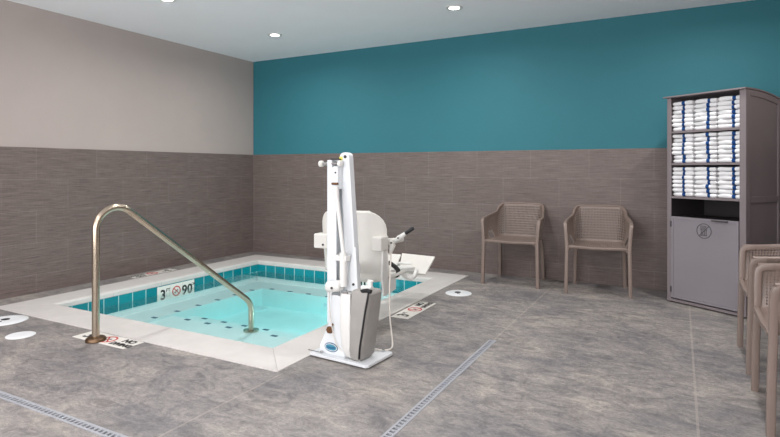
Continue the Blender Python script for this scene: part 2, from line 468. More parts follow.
obj('jet_nozzle', b, 'lid', tub, smooth=True)
# unseen glowing discs and fill lights added on the risers to brighten the basin
b = BM(); cyl(b, (BXR-0.006, -1.45, -0.365), (BXR+0.001, -1.45, -0.365), 0.055, 0.07, 28); obj('added_glow_disc', b, 'basin_fill', tub, smooth=True)
b = BM(); cyl(b, (1.85, S3+0.006, -0.405), (1.85, S3-0.001, -0.405), 0.045, 0.055, 28); obj('added_glow_disc', b, 'basin_fill', tub, smooth=True)
area_light('added_basin_fill', (BXR-0.012, -1.45, -0.365), (0, PI/2, 0), 0.10, 0.10, 2.0, (0.85, 1.0, 1.0))
area_light('added_basin_fill', (1.85, S3+0.012, -0.405), (PI/2, 0, 0), 0.08, 0.08, 0.9, (0.85, 1.0, 1.0))
# the water
b = mbox(IX0+0.001, IX1-0.001, IY0+0.001, IY1-0.001, FZ-0.01, WZ)
wat = obj('pool_water', b, 'water'); tag(wat, 'clear still turquoise water filling the hot tub', 'water', kind='stuff')

# ------------------------------------------------------------------ signs: depth markers
def slash_symbol(parent, m, r=0.055):
    b = BM(); ring2d(b, r-0.012, r, 0, 0.0012)
    box(b, -(r-0.008), r-0.008, -0.005, 0.005, 0, 0.0012, Matrix.Rotation(-PI/4, 4, 'Z'))
    s = obj('prohibition_ring', tf(b, m), 'sign_red', parent)
    b = BM()                                              # small diving figure
    cyl(b, (-0.018, -0.014, 0), (-0.018, -0.014, 0.0008), 0.008, n=12)
    for p in (((-0.012, -0.008), (0.016, 0.018), 0.007), ((0.004, 0.004), (0.024, 0.006), 0.005), ((-0.012, -0.008), (-0.004, -0.028), 0.004)):
        (ax, ay), (bx, by), w = p; d = Vector((bx-ax, by-ay, 0)); L = d.length; an = math.atan2(d.y, d.x)
        box(b, 0, L, -w/2, w/2, 0, 0.0008, Matrix.Translation((ax, ay, 0)) @ Matrix.Rotation(an, 4, 'Z'))
    obj('diver_pictogram', tf(b, m), 'sign_black', parent)
def marker(label, loc, rotz, deck=True, tilt=None, w=0.56, h=0.155):
    t = thing('depth_marker', label, 'sign', loc, rotz, 'pool depth markers')
    R = Matrix.Identity(4) if tilt is None else Matrix.Rotation(tilt, 4, 'X')
    n = 3; c = w/n
    for i in range(n):
        b = mbox(-w/2+c*i+0.001, -w/2+c*(i+1)-0.001, -h/2, h/2, -0.004, 0.003)
        obj('tile', tf(b, R.copy()), 'sign_white', t)
    up = lambda x, y: R @ Matrix.Translation((x, y, 0.0032))
    b = text_bm('3', 0.135 if deck else 0.145, 0.0004, 0.004); obj('numeral', tf(b, up(-c-0.01, 0 if deck else -0.022)), 'sign_black', t)
    b = text_bm('FT', 0.05, 0.0004, 0.001); obj('lettering', tf(b, up(-c+0.055, 0.022)), 'sign_black', t)
    slash_symbol(t, up(0.01 if deck else 0, 0 if deck else -0.008), 0.062 if deck else 0.056)
    if deck:
        b = text_bm('NO', 0.072, 0.0004, 0.004); obj('lettering', tf(b, up(c, 0.036)), 'sign_black', t)
        b = text_bm('DIVING', 0.058, 0.0004, 0.004); obj('lettering', tf(b, up(c, -0.034)), 'sign_black', t)
    else:
        b = text_bm('90', 0.145, 0.0004, 0.004); obj('numeral', tf(b, up(c-0.018, -0.022)), 'sign_black', t)
        b = text_bm('CM', 0.035, 0.0004, 0.001); obj('lettering', tf(b, up(c+0.068, 0.028)), 'sign_black', t)
    return t
marker('white depth marker set in the deck, under the foot of the steel handrail', (1.930, -3.562, 0.0), 0)
marker('white depth marker set in the deck to the right of the pool lift', (3.468, -1.835, 0.0), PI/2)
marker('white depth marker set in the narrow strip between left wall and coping', (0.150, -1.80, 0.0), -PI/2, h=0.13)
marker('white depth marker on the left waterline of the tub, half under water', (IX0, -1.857, -0.132), PI/2, deck=False, tilt=PI/2, w=0.49, h=0.15)
marker('white depth marker on the back waterline of the tub, hidden in part by the lift', (2.02, IY1, -0.132), 0, deck=False, tilt=PI/2, w=0.49, h=0.15)

# ------------------------------------------------------------------ lids and drains
def lid(label, name, loc, r, hole, cat):
    t = thing(name, label, cat, loc)
    b = BM(); lathe(b, [(r, 0), (r, 0.003), (r-0.006, 0.006), (r*0.62, 0.007), (0.0005, 0.007)], 40); obj('cover_plate', b, 'lid', t, smooth=True)
    if hole:
        b = BM(); lathe(b, [(r*0.62, 0.0068), (r*0.62, 0.0082), (r*0.58, 0.0082), (r*0.58, 0.0068)], 40); obj('rim', b, 'lid', t)
        b = BM(); cyl(b, (-0.012, 0.01, 0.0068), (-0.012, 0.01, 0.0088), 0.030); box(b, 0.0, 0.03, -0.045, -0.035, 0.0068, 0.0085); obj('finger_hole', b, 'black', t)
    return t
lid('round white skimmer lid with dark centre hole at the left edge of the picture', 'skimmer_lid', (0.785, -3.645, 0), 0.155, True, 'lid')
lid('plain pale round access lid in the floor, no hole, near the left drain', 'access_lid', (1.295, -3.795, 0), 0.092, False, 'lid')
lid('round white skimmer lid with dark centre hole near the right coping corner', 'skimmer_lid', (3.575, -1.085, 0), 0.125, True, 'lid')

def trench(label, p0, p1):
    x0, y0 = p0; x1, y1 = p1; L = math.hypot(x1-x0, y1-y0); an = math.atan2(y1-y0, x1-x0)
    t = thing('trench_drain', label, 'drain', (x0, y0, 0), an, 'slotted trench drains')
    w = DRW/2-0.001
    b = BM(); box(b, 0, L, -w, w, -0.05, -0.045); obj('channel', b, 'grate_side', t)
    b = BM()
    for s in (-1, 1): box(b, 0, L, min(s*w, s*(w-0.012)), max(s*w, s*(w-0.012)), -0.012, 0.0015)
    n = int(L/0.030)
    for i in range(n+1):
        x = min(L-0.011, i*L/n); box(b, x, x+0.0105, -w+0.012, w-0.012, -0.010, 0.001)
    obj('slotted_grate', b, 'grate', t)
    return t
trench('grey slotted trench drain running along the floor at the lower left', (0.001, -4.408), (4.296+DRW/2-0.002, -4.408))
trench('grey slotted trench drain running from floor centre toward the viewer', (4.296, -4.408+DRW/2+0.001), (4.296, -2.302))

# ------------------------------------------------------------------ grab rail
gr = thing('grab_rail', 'bent stainless steel handrail curving from the deck down into the tub', 'handrail', (1.885, -3.618, 0))
e = Vector((1.98, -2.50)) - Vector((1.885, -3.618)); ud = e.normalized(); L = 1.370
L = 1.410; SL = 0.662
SZ = [(0, 0.008), (0, 0.2), (0, 0.4), (0, 0.6)]
for k in range(0, 17):                                    # the big bend
    a = PI - k*(PI/2+SL)/16
    SZ.append((0.150+0.150*math.cos(a), 0.766+0.150*math.sin(a)))
s1, z1 = SZ[-1]; s2, z2 = L-0.085*(1-math.cos(PI/2-SL)), None
R2 = 0.16; cxs, a0 = L-R2, PI/2-SL                        # lower bend back to the vertical
s2 = cxs+R2*math.cos(a0); z2 = z1-(s2-s1)*math.tan(SL); czs = z2-R2*math.sin(a0)
SZ += [(s1+(s2-s1)*t, z1+(z2-z1)*t) for t in (0.1, 0.3, 0.5, 0.7, 0.9, 1.0)]
SZ += [(cxs+R2*math.cos(a0*(1-k/8)), czs+R2*math.sin(a0*(1-k/8))) for k in range(1, 9)]
SZ += [(L, BZ-0.022)]
pts = [(ud.x*s, ud.y*s, z) for s, z in SZ]
obj('rail_tube', tube(BM(), pts, 0.0245, 20), 'steel', gr, smooth=True)
b = BM(); lathe(b, [(0.066, 0.003), (0.066, 0.016), (0.058, 0.026), (0.034, 0.030), (0.026, 0.034)], 32); obj('flange', b, 'bronze', gr, smooth=True)
b = BM(); lathe(b, [(0.07, 0.001), (0.07, 0.012), (0.03, 0.018), (0.026, 0.022)], 32); obj('flange', b, 'steel', gr, smooth=True, loc=(ud.x*L, ud.y*L, BZ-0.022))

# ------------------------------------------------------------------ pool lift
LP = Vector((3.600, -3.040, 0.0)); LR = math.radians(-4.5)
lift = thing('pool_lift', 'white pool access lift with seat, tall mast and grey battery cover', 'pool lift', LP, LR)
# local axes: x along the plate (right), y away from the viewer, z up
def lw(x, y, z):                                          # world -> lift local
    v = Vector((x, y, z)) - LP; return Matrix.Rotation(-LR, 3, 'Z') @ v
b = BM(); prism(b, [(-0.225, -0.13), (-0.215, -0.145), (0.215, -0.145), (0.228, -0.13), (0.228, 0.135), (0.215, 0.147), (-0.215, 0.147), (-0.225, 0.135)], lambda x, y: (x, y, 0.0085), lambda x, y: (x, y, 0.026))
bp_ = obj('base_plate', b, 'white_powder', lift, bevel=0.003)
for (x, y) in ((-0.145, -0.115), (0.15, -0.115), (0.17, 0.115), (-0.16, 0.115)):
    b = BM(); cyl(b, (x, y, 0.026), (x, y, 0.040), 0.011, n=6); box(b, x-0.11, x, y-0.004, y+0.004, 0.0262, 0.029)
    obj('anchor_bolt', b, 'chrome', bp_)
# side gusset that carries the badge
b = BM(); prism(b, [(-0.175, 0.026), (0.03, 0.026), (0.03, 0.40), (-0.07, 0.40), (-0.088, 0.30), (-0.100, 0.22), (-0.140, 0.13), (-0.172, 0.07)], lambda x, z: (x, -0.100, z), lambda x, z: (x, -0.090, z))
obj('side_plate', b, 'white_powder', lift, bevel=0.002)
b = BM(); prism(b, [(-0.185, 0.026), (0.03, 0.026), (0.03, 0.44), (-0.055, 0.44), (-0.085, 0.34), (-0.105, 0.26), (-0.15, 0.15)], lambda x, z: (x, 0.045, z), lambda x, z: (x, 0.055, z))
obj('side_plate', b, 'white_powder', lift, bevel=0.002)
badge = obj('oval_badge', tf(lathe(BM(), [(0.052, 0), (0.052, 0.002), (0.0005, 0.002)], 36), Matrix.Translation((-0.078, -0.100, 0.070)) @ Matrix.Rotation(PI/2, 4, 'X') @ Matrix.Diagonal((1, 0.56, 1, 1))), 'logo_navy', lift)
obj('badge_field', tf(lathe(BM(), [(0.047, 0.0021), (0.047, 0.0028), (0.0005, 0.0028)], 36), Matrix.Translation((-0.078, -0.100, 0.070)) @ Matrix.Rotation(PI/2, 4, 'X') @ Matrix.Diagonal((1, 0.50, 1, 1))), 'white_plastic', badge)
obj('badge_field', tf(lathe(BM(), [(0.042, 0.0029), (0.042, 0.0036), (0.0005, 0.0036)], 36), Matrix.Translation((-0.078, -0.100, 0.070)) @ Matrix.Rotation(PI/2, 4, 'X') @ Matrix.Diagonal((1, 0.46, 1, 1))), 'logo_blue', badge)
obj('lettering', tf(text_bm('Splash!', 0.026, 0.0004, 0.0006), Matrix.Translation((-0.078, -0.1042, 0.070)) @ Matrix.Rotation(PI/2, 4, 'X')), 'logo_navy', badge)
b = BM(); cyl(b, (-0.085, -0.105, 0.180), (-0.085, 0.07, 0.180), 0.016, n=16); cyl(b, (-0.085, -0.116, 0.180), (-0.085, -0.101, 0.180), 0.023, n=6)
tube(b, [(-0.072, -0.106, 0.195), (-0.060, -0.108, 0.222)], 0.005, 8)
obj('pivot_bolt', b, 'rust', lift)
# mast: two uprights of different width, back web, head with cross pin
b = BM(); box(b, -0.150, -0.112, -0.055, 0.035, 0.20, 1.245); box(b, -0.112, -0.072, -0.060, -0.048, 0.42, 1.20)
obj('left_upright', b, 'white_powder', lift, bevel=0.004)
poly = [(-0.012, 0.40), (0.062, 0.40), (-0.002, 1.262)] + [(-0.040+0.037*math.cos(a), 1.268+0.026*math.sin(a)) for a in [k*PI/8 for k in range(1, 9)]] + [(-0.076, 1.22)]
b = BM(); prism(b, poly, lambda x, z: (x, -0.018, z), lambda x, z: (x, 0.030, z))
obj('right_upright', b, 'white_powder', lift, bevel=0.004)
b = BM(); box(b, -0.112, -0.06, 0.0305, 0.040, 0.35, 1.20); obj('back_web', b, 'white_powder', lift)
b = BM(); box(b, -0.088, -0.052, -0.070, -0.02, 1.06, 1.205); obj('head_bracket', b, 'white_powder', lift, bevel=0.004)
b = BM(); cyl(b, (-0.195, -0.045, 1.222), (-0.05, -0.045, 1.222), 0.010, n=16); obj('cross_pin', b, 'chrome', lift, smooth=True)
for x, m in ((-0.205, 'cream_plastic'), (-0.050, 'white_plastic')):
    b = BM(); tube(b, [(x-0.014, -0.045, 1.222), (x-0.010, -0.045, 1.222), (x+0.010, -0.045, 1.222), (x+0.014, -0.045, 1.222)], [0.012, 0.02, 0.02, 0.012], 20); obj('knob', b, m, lift, smooth=True)
b = BM(); box(b, -0.125, -0.060, -0.05, -0.021, 1.246, 1.254); obj('top_cap', b, 'dark', lift)
b = BM(); box(b, -0.078, -0.052, -0.0200, -0.0182, 1.243, 1.266); obj('warning_sticker', b, 'yellow', lift)
b = BM(); cyl(b, (-0.030, -0.024, 1.266), (-0.030, -0.017, 1.266), 0.010, n=8); obj('bolt', b, 'dark', lift)
b = BM(); cyl(b, (-0.068, -0.074, 1.165), (-0.068, -0.068, 1.165), 0.006, n=8); obj('bolt', b, 'dark', lift)
# actuator
b = BM(); tube(b, [(-0.064, -0.075, 1.08), (-0.058, -0.075, 1.02)], 0.019, 16); tube(b, [(-0.058, -0.075, 1.04), (0.006, -0.085, 0.66)], 0.013, 14)
act = obj('actuator_tube', b, 'white_plastic', lift, smooth=True)
b = BM(); cyl(b, (-0.088, -0.08, 1.095), (-0.042, -0.08, 1.095), 0.008, n=10); obj('actuator_clevis', b, 'rust', lift)
b = BM(); tube(b, [(0.004, -0.085, 0.67), (0.010, -0.09, 0.46)], 0.023, 16); obj('actuator_body', b, 'white_plastic', lift, smooth=True)
b = BM(); box(b, -0.055, 0.035, -0.098, -0.045, 0.615, 0.65); obj('collar_bracket', b, 'white_plastic', lift, bevel=0.006)
b = BM(); tube(b, [(-0.105, -0.10, 0.448), (-0.098, -0.10, 0.448), (-0.02, -0.10, 0.462), (0.0, -0.10, 0.466), (0.004, -0.10, 0.466)], [0.030, 0.036, 0.036, 0.030, 0.02], 24)
mot = obj('motor_housing', b, 'white_plastic', lift, smooth=True)
b = BM(); cyl(b, (-0.045, -0.142, 0.452), (-0.045, -0.132, 0.452), 0.008, n=8); obj('bolt', b, 'dark', mot); b = BM(); cyl(b, (-0.118, -0.10, 0.447), (-0.104, -0.10, 0.447), 0.014, n=10); obj('bolt', b, 'dark', mot)
b = BM(); cyl(b, (0.0, -0.10, 0.415), (0.05, -0.10, 0.425), 0.007, n=10); obj('pivot_bolt', b, 'chrome', lift)
# lower motor column behind the cover
b = BM(); prism(b, [(-0.02, 0.43), (0.055, 0.70), (0.07, 0.70), (0.085, 0.43), (0.06, 0.42)], lambda x, z: (x, -0.045, z), lambda x, z: (x, -0.03, z)); obj('link_plate', b, 'white_powder', lift, bevel=0.003)
b = BM(); cyl(b, (0.055, -0.052, 0.47), (0.055, -0.045, 0.47), 0.008, n=8); obj('bolt', b, 'dark', lift)
# white housing + grey battery cover, tapering downward
def loft(bm, sections):
    rings = [[bm.verts.new(p) for p in s] for s in sections]; n = len(rings[0])
    for a, c in zip(rings, rings[1:]):
        for k in range(n): bm.faces.new((a[k], a[(k+1) % n], c[(k+1) % n], c[k]))
    bm.faces.new(rings[0][::-1]); bm.faces.new(rings[-1]); return bm
def rrect(cx, cy, wx, wy, z, n=24, e=0.35, tilt=0):
    return [(cx+math.copysign(abs(math.cos(t))**e, math.cos(t))*wx/2, cy+math.copysign(abs(math.sin(t))**e, math.sin(t))*wy/2, z+tilt*math.cos(t)) for t in [2*PI*k/n for k in range(n)]]
b = loft(BM(), [rrect(0.070, -0.06, 0.03, 0.08, 0.028), rrect(0.063, -0.06, 0.055, 0.120, 0.045), rrect(0.054, -0.06, 0.075, 0.140, 0.10), rrect(0.048, -0.06, 0.085, 0.145, 0.22), rrect(0.044, -0.055, 0.09, 0.14, 0.39), rrect(0.044, -0.05, 0.08, 0.13, 0.42)])
obj('battery_housing', b, 'white_plastic', lift, smooth=True)
b = loft(BM(), [rrect(0.120, -0.05, 0.07, 0.13, 0.030), rrect(0.124, -0.05, 0.095, 0.155, 0.05), rrect(0.129, -0.05, 0.105, 0.165, 0.12), rrect(0.138, -0.045, 0.122, 0.17, 0.26), rrect(0.146, -0.04, 0.138, 0.165, 0.38), rrect(0.151, -0.04, 0.146, 0.16, 0.435), rrect(0.151, -0.04, 0.130, 0.14, 0.448)])
cov = obj('battery_cover', b, 'cover', lift, smooth=True)
b = BM(); tube(b, smoothpath([(0.086, -0.112, 0.425), (0.084, -0.118, 0.25), (0.084, -0.122, 0.10), (0.088, -0.112, 0.045)], 5), 0.0035, 8); obj('cover_seam', b, 'dark', cov, smooth=True)
# black power lead over the cover
b = BM(); tube(b, smoothpath([(0.15, -0.10, 0.453), (0.205, -0.10, 0.458), (0.215, -0.118, 0.43), (0.200, -0.128, 0.33), (0.184, -0.133, 0.22), (0.168, -0.136, 0.12), (0.160, -0.132, 0.05)], 6), 0.006, 10); obj('power_lead', b, 'black', lift, smooth=True)
b = BM(); tube(b, [(0.165, -0.105, 0.452), (0.205, -0.11, 0.462), (0.232, -0.11, 0.458)], 0.012, 12); obj('connector_plug', b, 'black', lift, smooth=True)
b = BM(); tube(b, smoothpath([(0.165, -0.03, 0.44), (0.168, -0.03, 0.48), (0.172, -0.03, 0.505)], 4), 0.018, 16); cyl(b, (0.13, -0.06, 0.462), (0.205, -0.06, 0.468), 0.014, n=16); obj('connector_housing', b, 'white_plastic', lift, smooth=True)
# thin wire from the motor to the base
b = BM(); tube(b, smoothpath([(-0.07, -0.13, 0.42), (-0.075, -0.12, 0.30), (-0.055, -0.115, 0.18), (-0.03, -0.11, 0.10), (0.01, -0.10, 0.06)], 6), 0.003, 8); obj('thin_wire', b, 'cable', lift, smooth=True)
# arm to the seat
SX, SYB = 3.268, -2.56                                    # seat centre line and the back of the shell
def sp_(x, y, z): return tuple(lw(x, y, z))
b = BM(); tube(b, [sp_(3.52, -3.02, 0.50), sp_(3.50, -2.85, 0.50), sp_(3.42, -2.70, 0.48), sp_(3.36, -2.585, 0.46)], 0.03, 16, sq=(0.06, 0.09)); obj('swing_arm', b, 'white_powder', lift, smooth=True)
# seat shell: built in world axes then moved to the lift frame
def to_lift(bm): return tf(bm, (Matrix.Translation(LP) @ Matrix.Rotation(LR, 4, 'Z')).inverted())
HW = 0.280
prof = [(0.0, 0.875), (0.004, 0.86), (0.014, 0.75), (0.030, 0.60), (0.045, 0.48), (0.062, 0.40), (0.10, 0.355), (0.17, 0.335), (0.30, 0.335), (0.42, 0.345), (0.46, 0.33)]
prof = [(p.x, p.y) for p in smoothpath([(a, c, 0) for a, c in prof], 4)]
def shell(bm):
    NU = 24; front = []; n = len(prof)
    rows = []
    for k, (dy, z) in enumerate(prof):
        row = []
        rt = 0.125; dz = max(0.0, min(rt, z-(0.875-rt))) if dy < 0.05 else 0.0; wscale = (HW-rt+math.sqrt(max(0.0, rt*rt-dz*dz)))/HW
        if dy > 0.40: wscale = 1-0.25*((dy-0.40)/0.06)**2
        for i in range(NU+1):
            u = -1+2*i/NU; x = u*HW*wscale
            back = dy < 0.10
            curl = abs(x/HW)**3.0
            if z > 0.36 and dy < 0.11: yy = dy + 0.075*curl; zz = z
            else: yy = dy + 0.0; zz = z+0.055*curl
            row.append(bm.verts.new((SX+x, SYB+yy, zz)))
        rows.append(row)
    for r0, r1 in zip(rows, rows[1:]):
        for i in range(NU): bm.faces.new((r0[i], r0[i+1], r1[i+1], r1[i]))
    return bm
st = obj('seat_shell', to_lift(shell(BM())), 'cream_plastic', lift, smooth=True)
so = st.modifiers.new('solid', 'SOLIDIFY'); so.thickness = 0.022; so.offset = 0
bv = st.modifiers.new('bevel', 'BEVEL'); bv.width = 0.006; bv.segments = 2; bv.angle_limit = math.radians(50)
for x in (3.315, 3.345):
    b = BM(); cyl(b, (x, SYB-0.016, 0.795), (x, SYB-0.008, 0.795), 0.008, n=8); obj('bolt', to_lift(b), 'dark', lift)
# arm rest hinge boxes and arms
for x0, x1, y0, y1, z0, z1 in ((2.970, 3.095, SYB-0.02, SYB+0.08, 0.585, 0.695), (3.480, 3.560, SYB-0.015, SYB+0.10, 0.595, 0.700)):
    b = mbox(x0, x1, y0, y1, z0, z1); obj('armrest_hinge', to_lift(b), 'cream_plastic', lift, bevel=0.010, segs=3)
    xm = x0+0.045 if x0 < 3.3 else x1-0.03
    b = mbox(xm-0.024, xm+0.024, y1, y1+0.27, 0.625, 0.66); obj('armrest', to_lift(b), 'cream_plastic', lift, bevel=0.010, segs=3)
b = BM(); cyl(b, (3.06, SYB-0.028, 0.615), (3.06, SYB-0.018, 0.615), 0.008, n=8); obj('bolt', to_lift(b), 'dark', lift)
# hip plates under the hinges
b = BM(); prism(b, [(0.05, 0.66), (0.11, 0.60), (0.13, 0.40), (0.24, 0.35), (0.24, 0.28), (0.06, 0.26), (0.03, 0.40)], lambda y, z: (3.530, SYB+y, z), lambda y, z: (3.546, SYB+y, z)); obj('side_bracket', to_lift(b), 'white_plastic', lift)
# control lever with black grip beside the right arm rest
HA = Vector((3.580, -2.44, 0.648)); HB = Vector((3.742, -2.42, 0.762))
d = HB-HA
b = BM(); tube(b, [HA-d*0.05, HA+d*0.25, HA+d*0.30, HA+d*0.62], [0.013, 0.016, 0.020, 0.014], 14); lev = obj('control_lever', to_lift(b), 'white_plastic', lift, smooth=True)
b = BM(); tube(b, [HA+d*0.60, HA+d*0.66, HA+d*0.96, HA+d*1.0], [0.010, 0.013, 0.014, 0.010], 14); obj('grip', to_lift(b), 'black', lev, smooth=True)
b = BM(); tube(b, [HA+Vector((-0.01, 0, 0.03)), HA+Vector((0.0, 0, -0.02)), HA+Vector((-0.02, 0, -0.09))], [0.020, 0.024, 0.010], 14); cyl(b, HA+Vector((-0.05, 0, 0.012)), HA+Vector((0.03, 0, 0.02)), 0.016, n=12); obj('lever_joint', to_lift(b), 'cream_plastic', lev, smooth=True)
b = BM(); cyl(b, HA+Vector((0.002, -0.028, 0.0)), HA+Vector((0.002, -0.018, 0.0)), 0.007, n=8); obj('bolt', to_lift(b), 'dark', lev); b = BM(); cyl(b, HA+d*0.33+Vector((0, -0.024, 0)), HA+d*0.33+Vector((0, -0.014, 0)), 0.006, n=8); obj('bolt', to_lift(b), 'dark', lev)
# pale cable hanging from the lever to the plate
pth = [(3.573, -2.45, 0.57), (3.619, -2.55, 0.42), (3.668, -2.65, 0.30), (3.726, -2.75, 0.18), (3.772, -2.81, 0.09), (3.802, -2.86, 0.042), (3.800, -2.91, 0.034), (3.76, -2.94, 0.034), (3.715, -2.955, 0.038)]
b = BM(); tube(b, smoothpath(pth, 8), 0.0055, 10); cyl(b, (3.70, -2.965, 0.042), (3.68, -2.97, 0.045), 0.014, n=10); obj('hand_control_cable', to_lift(b), 'cable', lift, smooth=True)
# black hook under the seat
b = BM(); tube(b, smoothpath([(3.44, -2.24, 0.46), (3.485, -2.24, 0.438), (3.525, -2.24, 0.40), (3.502, -2.24, 0.352)], 5), [0.017]*15+[0.010], 12); obj('strap_hook', to_lift(b), 'black', lift, smooth=True)
# foot rest: lower leg panel, side flange and foot panel
def slab(bm, quad, th):
    q = [Vector(p) for p in quad]; n = (q[1]-q[0]).cross(q[3]-q[0]).normalized()*th
    a = [bm.verts.new(p) for p in q]; c = [bm.verts.new(p+n) for p in q]
    bm.faces.new(a[::-1]); bm.faces.new(c)
    for i in range(4): bm.faces.new((a[i], a[(i+1) % 4], c[(i+1) % 4], c[i]))
    return bm
b = slab(BM(), [(3.205, -1.60, 0.250), (3.465, -1.60, 0.250), (3.490, -1.44, 0.385), (3.155, -1.44, 0.392)], 0.018); foot = obj('foot_panel', to_lift(b), 'cream_plastic', lift, bevel=0.004)
b = slab(BM(), [(3.19, -2.11, 0.345), (3.38, -2.11, 0.345), (3.36, -1.60, 0.285), (3.20, -1.60, 0.285)], 0.03); obj('leg_rest', to_lift(b), 'white_plastic', lift, bevel=0.004)
b = BM(); tube(b, smoothpath([(3.32, -1.80, 0.30), (3.345, -1.76, 0.26), (3.375, -1.74, 0.238), (3.41, -1.72, 0.26), (3.405, -1.66, 0.30)], 5), 0.019, 12); obj('leg_rest_tube', to_lift(b), 'white_plastic', lift, smooth=True)
b = slab(BM(), [(2.98, -1.62, 0.285), (3.17, -1.62, 0.275), (3.148, -1.45, 0.378), (2.98, -1.45, 0.378)], 0.018); obj('foot_panel', to_lift(b), 'cream_plastic', lift, bevel=0.004)
b = BM(); tube(b, [(3.08, -1.55, 0.325), (3.30, -1.53, 0.325)], 0.014, 10); obj('foot_rest_bar', to_lift(b), 'white_plastic', lift, smooth=True)
b = BM()
for x in (3.23, 3.45): tube(b, [(x, -2.2, 0.335), (x, -2.09, 0.335)], 0.014, 10)
obj('foot_rest_hinge', to_lift(b), 'white_plastic', lift, smooth=True)

# ------------------------------------------------------------------ chairs
def perforate(bm, faces, th):
    bm.normal_update()
    r = bmesh.ops.inset_individual(bm, faces=faces, thickness=th, use_even_offset=True)
    bmesh.ops.delete(bm, geom=faces, context='FACES_ONLY')
SEATZ = 0.445
def wall_path(s):
    """s 0..1 runs left-front -> back -> right-front; gives bottom and top point of the bucket wall"""
    # bottom line: superellipse-like U
    LEN_A, LEN_C, LEN_B = 0.40, 0.14, 0.40
    def U(hw, yf, yb, rc):
        la = (yb-rc)-yf; lc = PI/2*rc; lb = 2*(hw-rc); tot = 2*la+2*lc+lb
        # fixed share of s per piece so bottom and top match
        a, c = 0.32, 0.06
        if s < a: t = s/a; return (-hw, yf+la*t)
        if s < a+c: t = (s-a)/c*PI/2; return (-hw+rc-rc*math.cos(t), yb-rc+rc*math.sin(t))
        if s < 1-a-c: t = (s-a-c)/(1-2*a-2*c); return (-hw+rc+lb*t, yb)
        if s < 1-a: t = (1-(s-(1-a-c))/c)*PI/2; return (hw-rc+rc*math.cos(t), yb-rc+rc*math.sin(t))
        t = (1-s)/a; return (hw, yf+la*t)
    bx, by = U(0.228, -0.235, 0.185, 0.07)
    q_ = min(s, 1-s); bx *= 1+0.17*max(0, 1-q_/0.26)**1.5
    tx, ty = U(0.290, -0.235, 0.262, 0.075)
    q = min(s, 1-s)
    # top height: arm 0.665, sweeping up at the shoulder to 0.80
    if q < 0.285: h = 0.668+0.047*(q/0.285)**1.8
    elif q < 0.372: t = (q-0.285)/0.087; t = 0.7*t+0.3*t*t*(3-2*t); h = 0.715+0.095*t
    else: h = 0.810+0.003*math.sin(PI/2*(q-0.372)/0.128)
    if q > 0.10: t = min(1, (q-0.10)/0.25); tx *= 1-0.17*t*t*(3-2*t)
    return Vector((bx, by, SEATZ+0.005)), Vector((tx, ty, h))
def wall_pt(s, v):
    b0, t0 = wall_path(s); p = b0.lerp(t0, v)
    q = min(s, 1-s)
    bulge = 0.018*math.sin(PI*v)
    k = max(0, min(1, (q-0.32)/0.06)); k = k*k*(3-2*k)
    p.y += bulge*0.6*k; p.x += (-bulge if s < 0.5 else bulge)*(1-k)
    return p
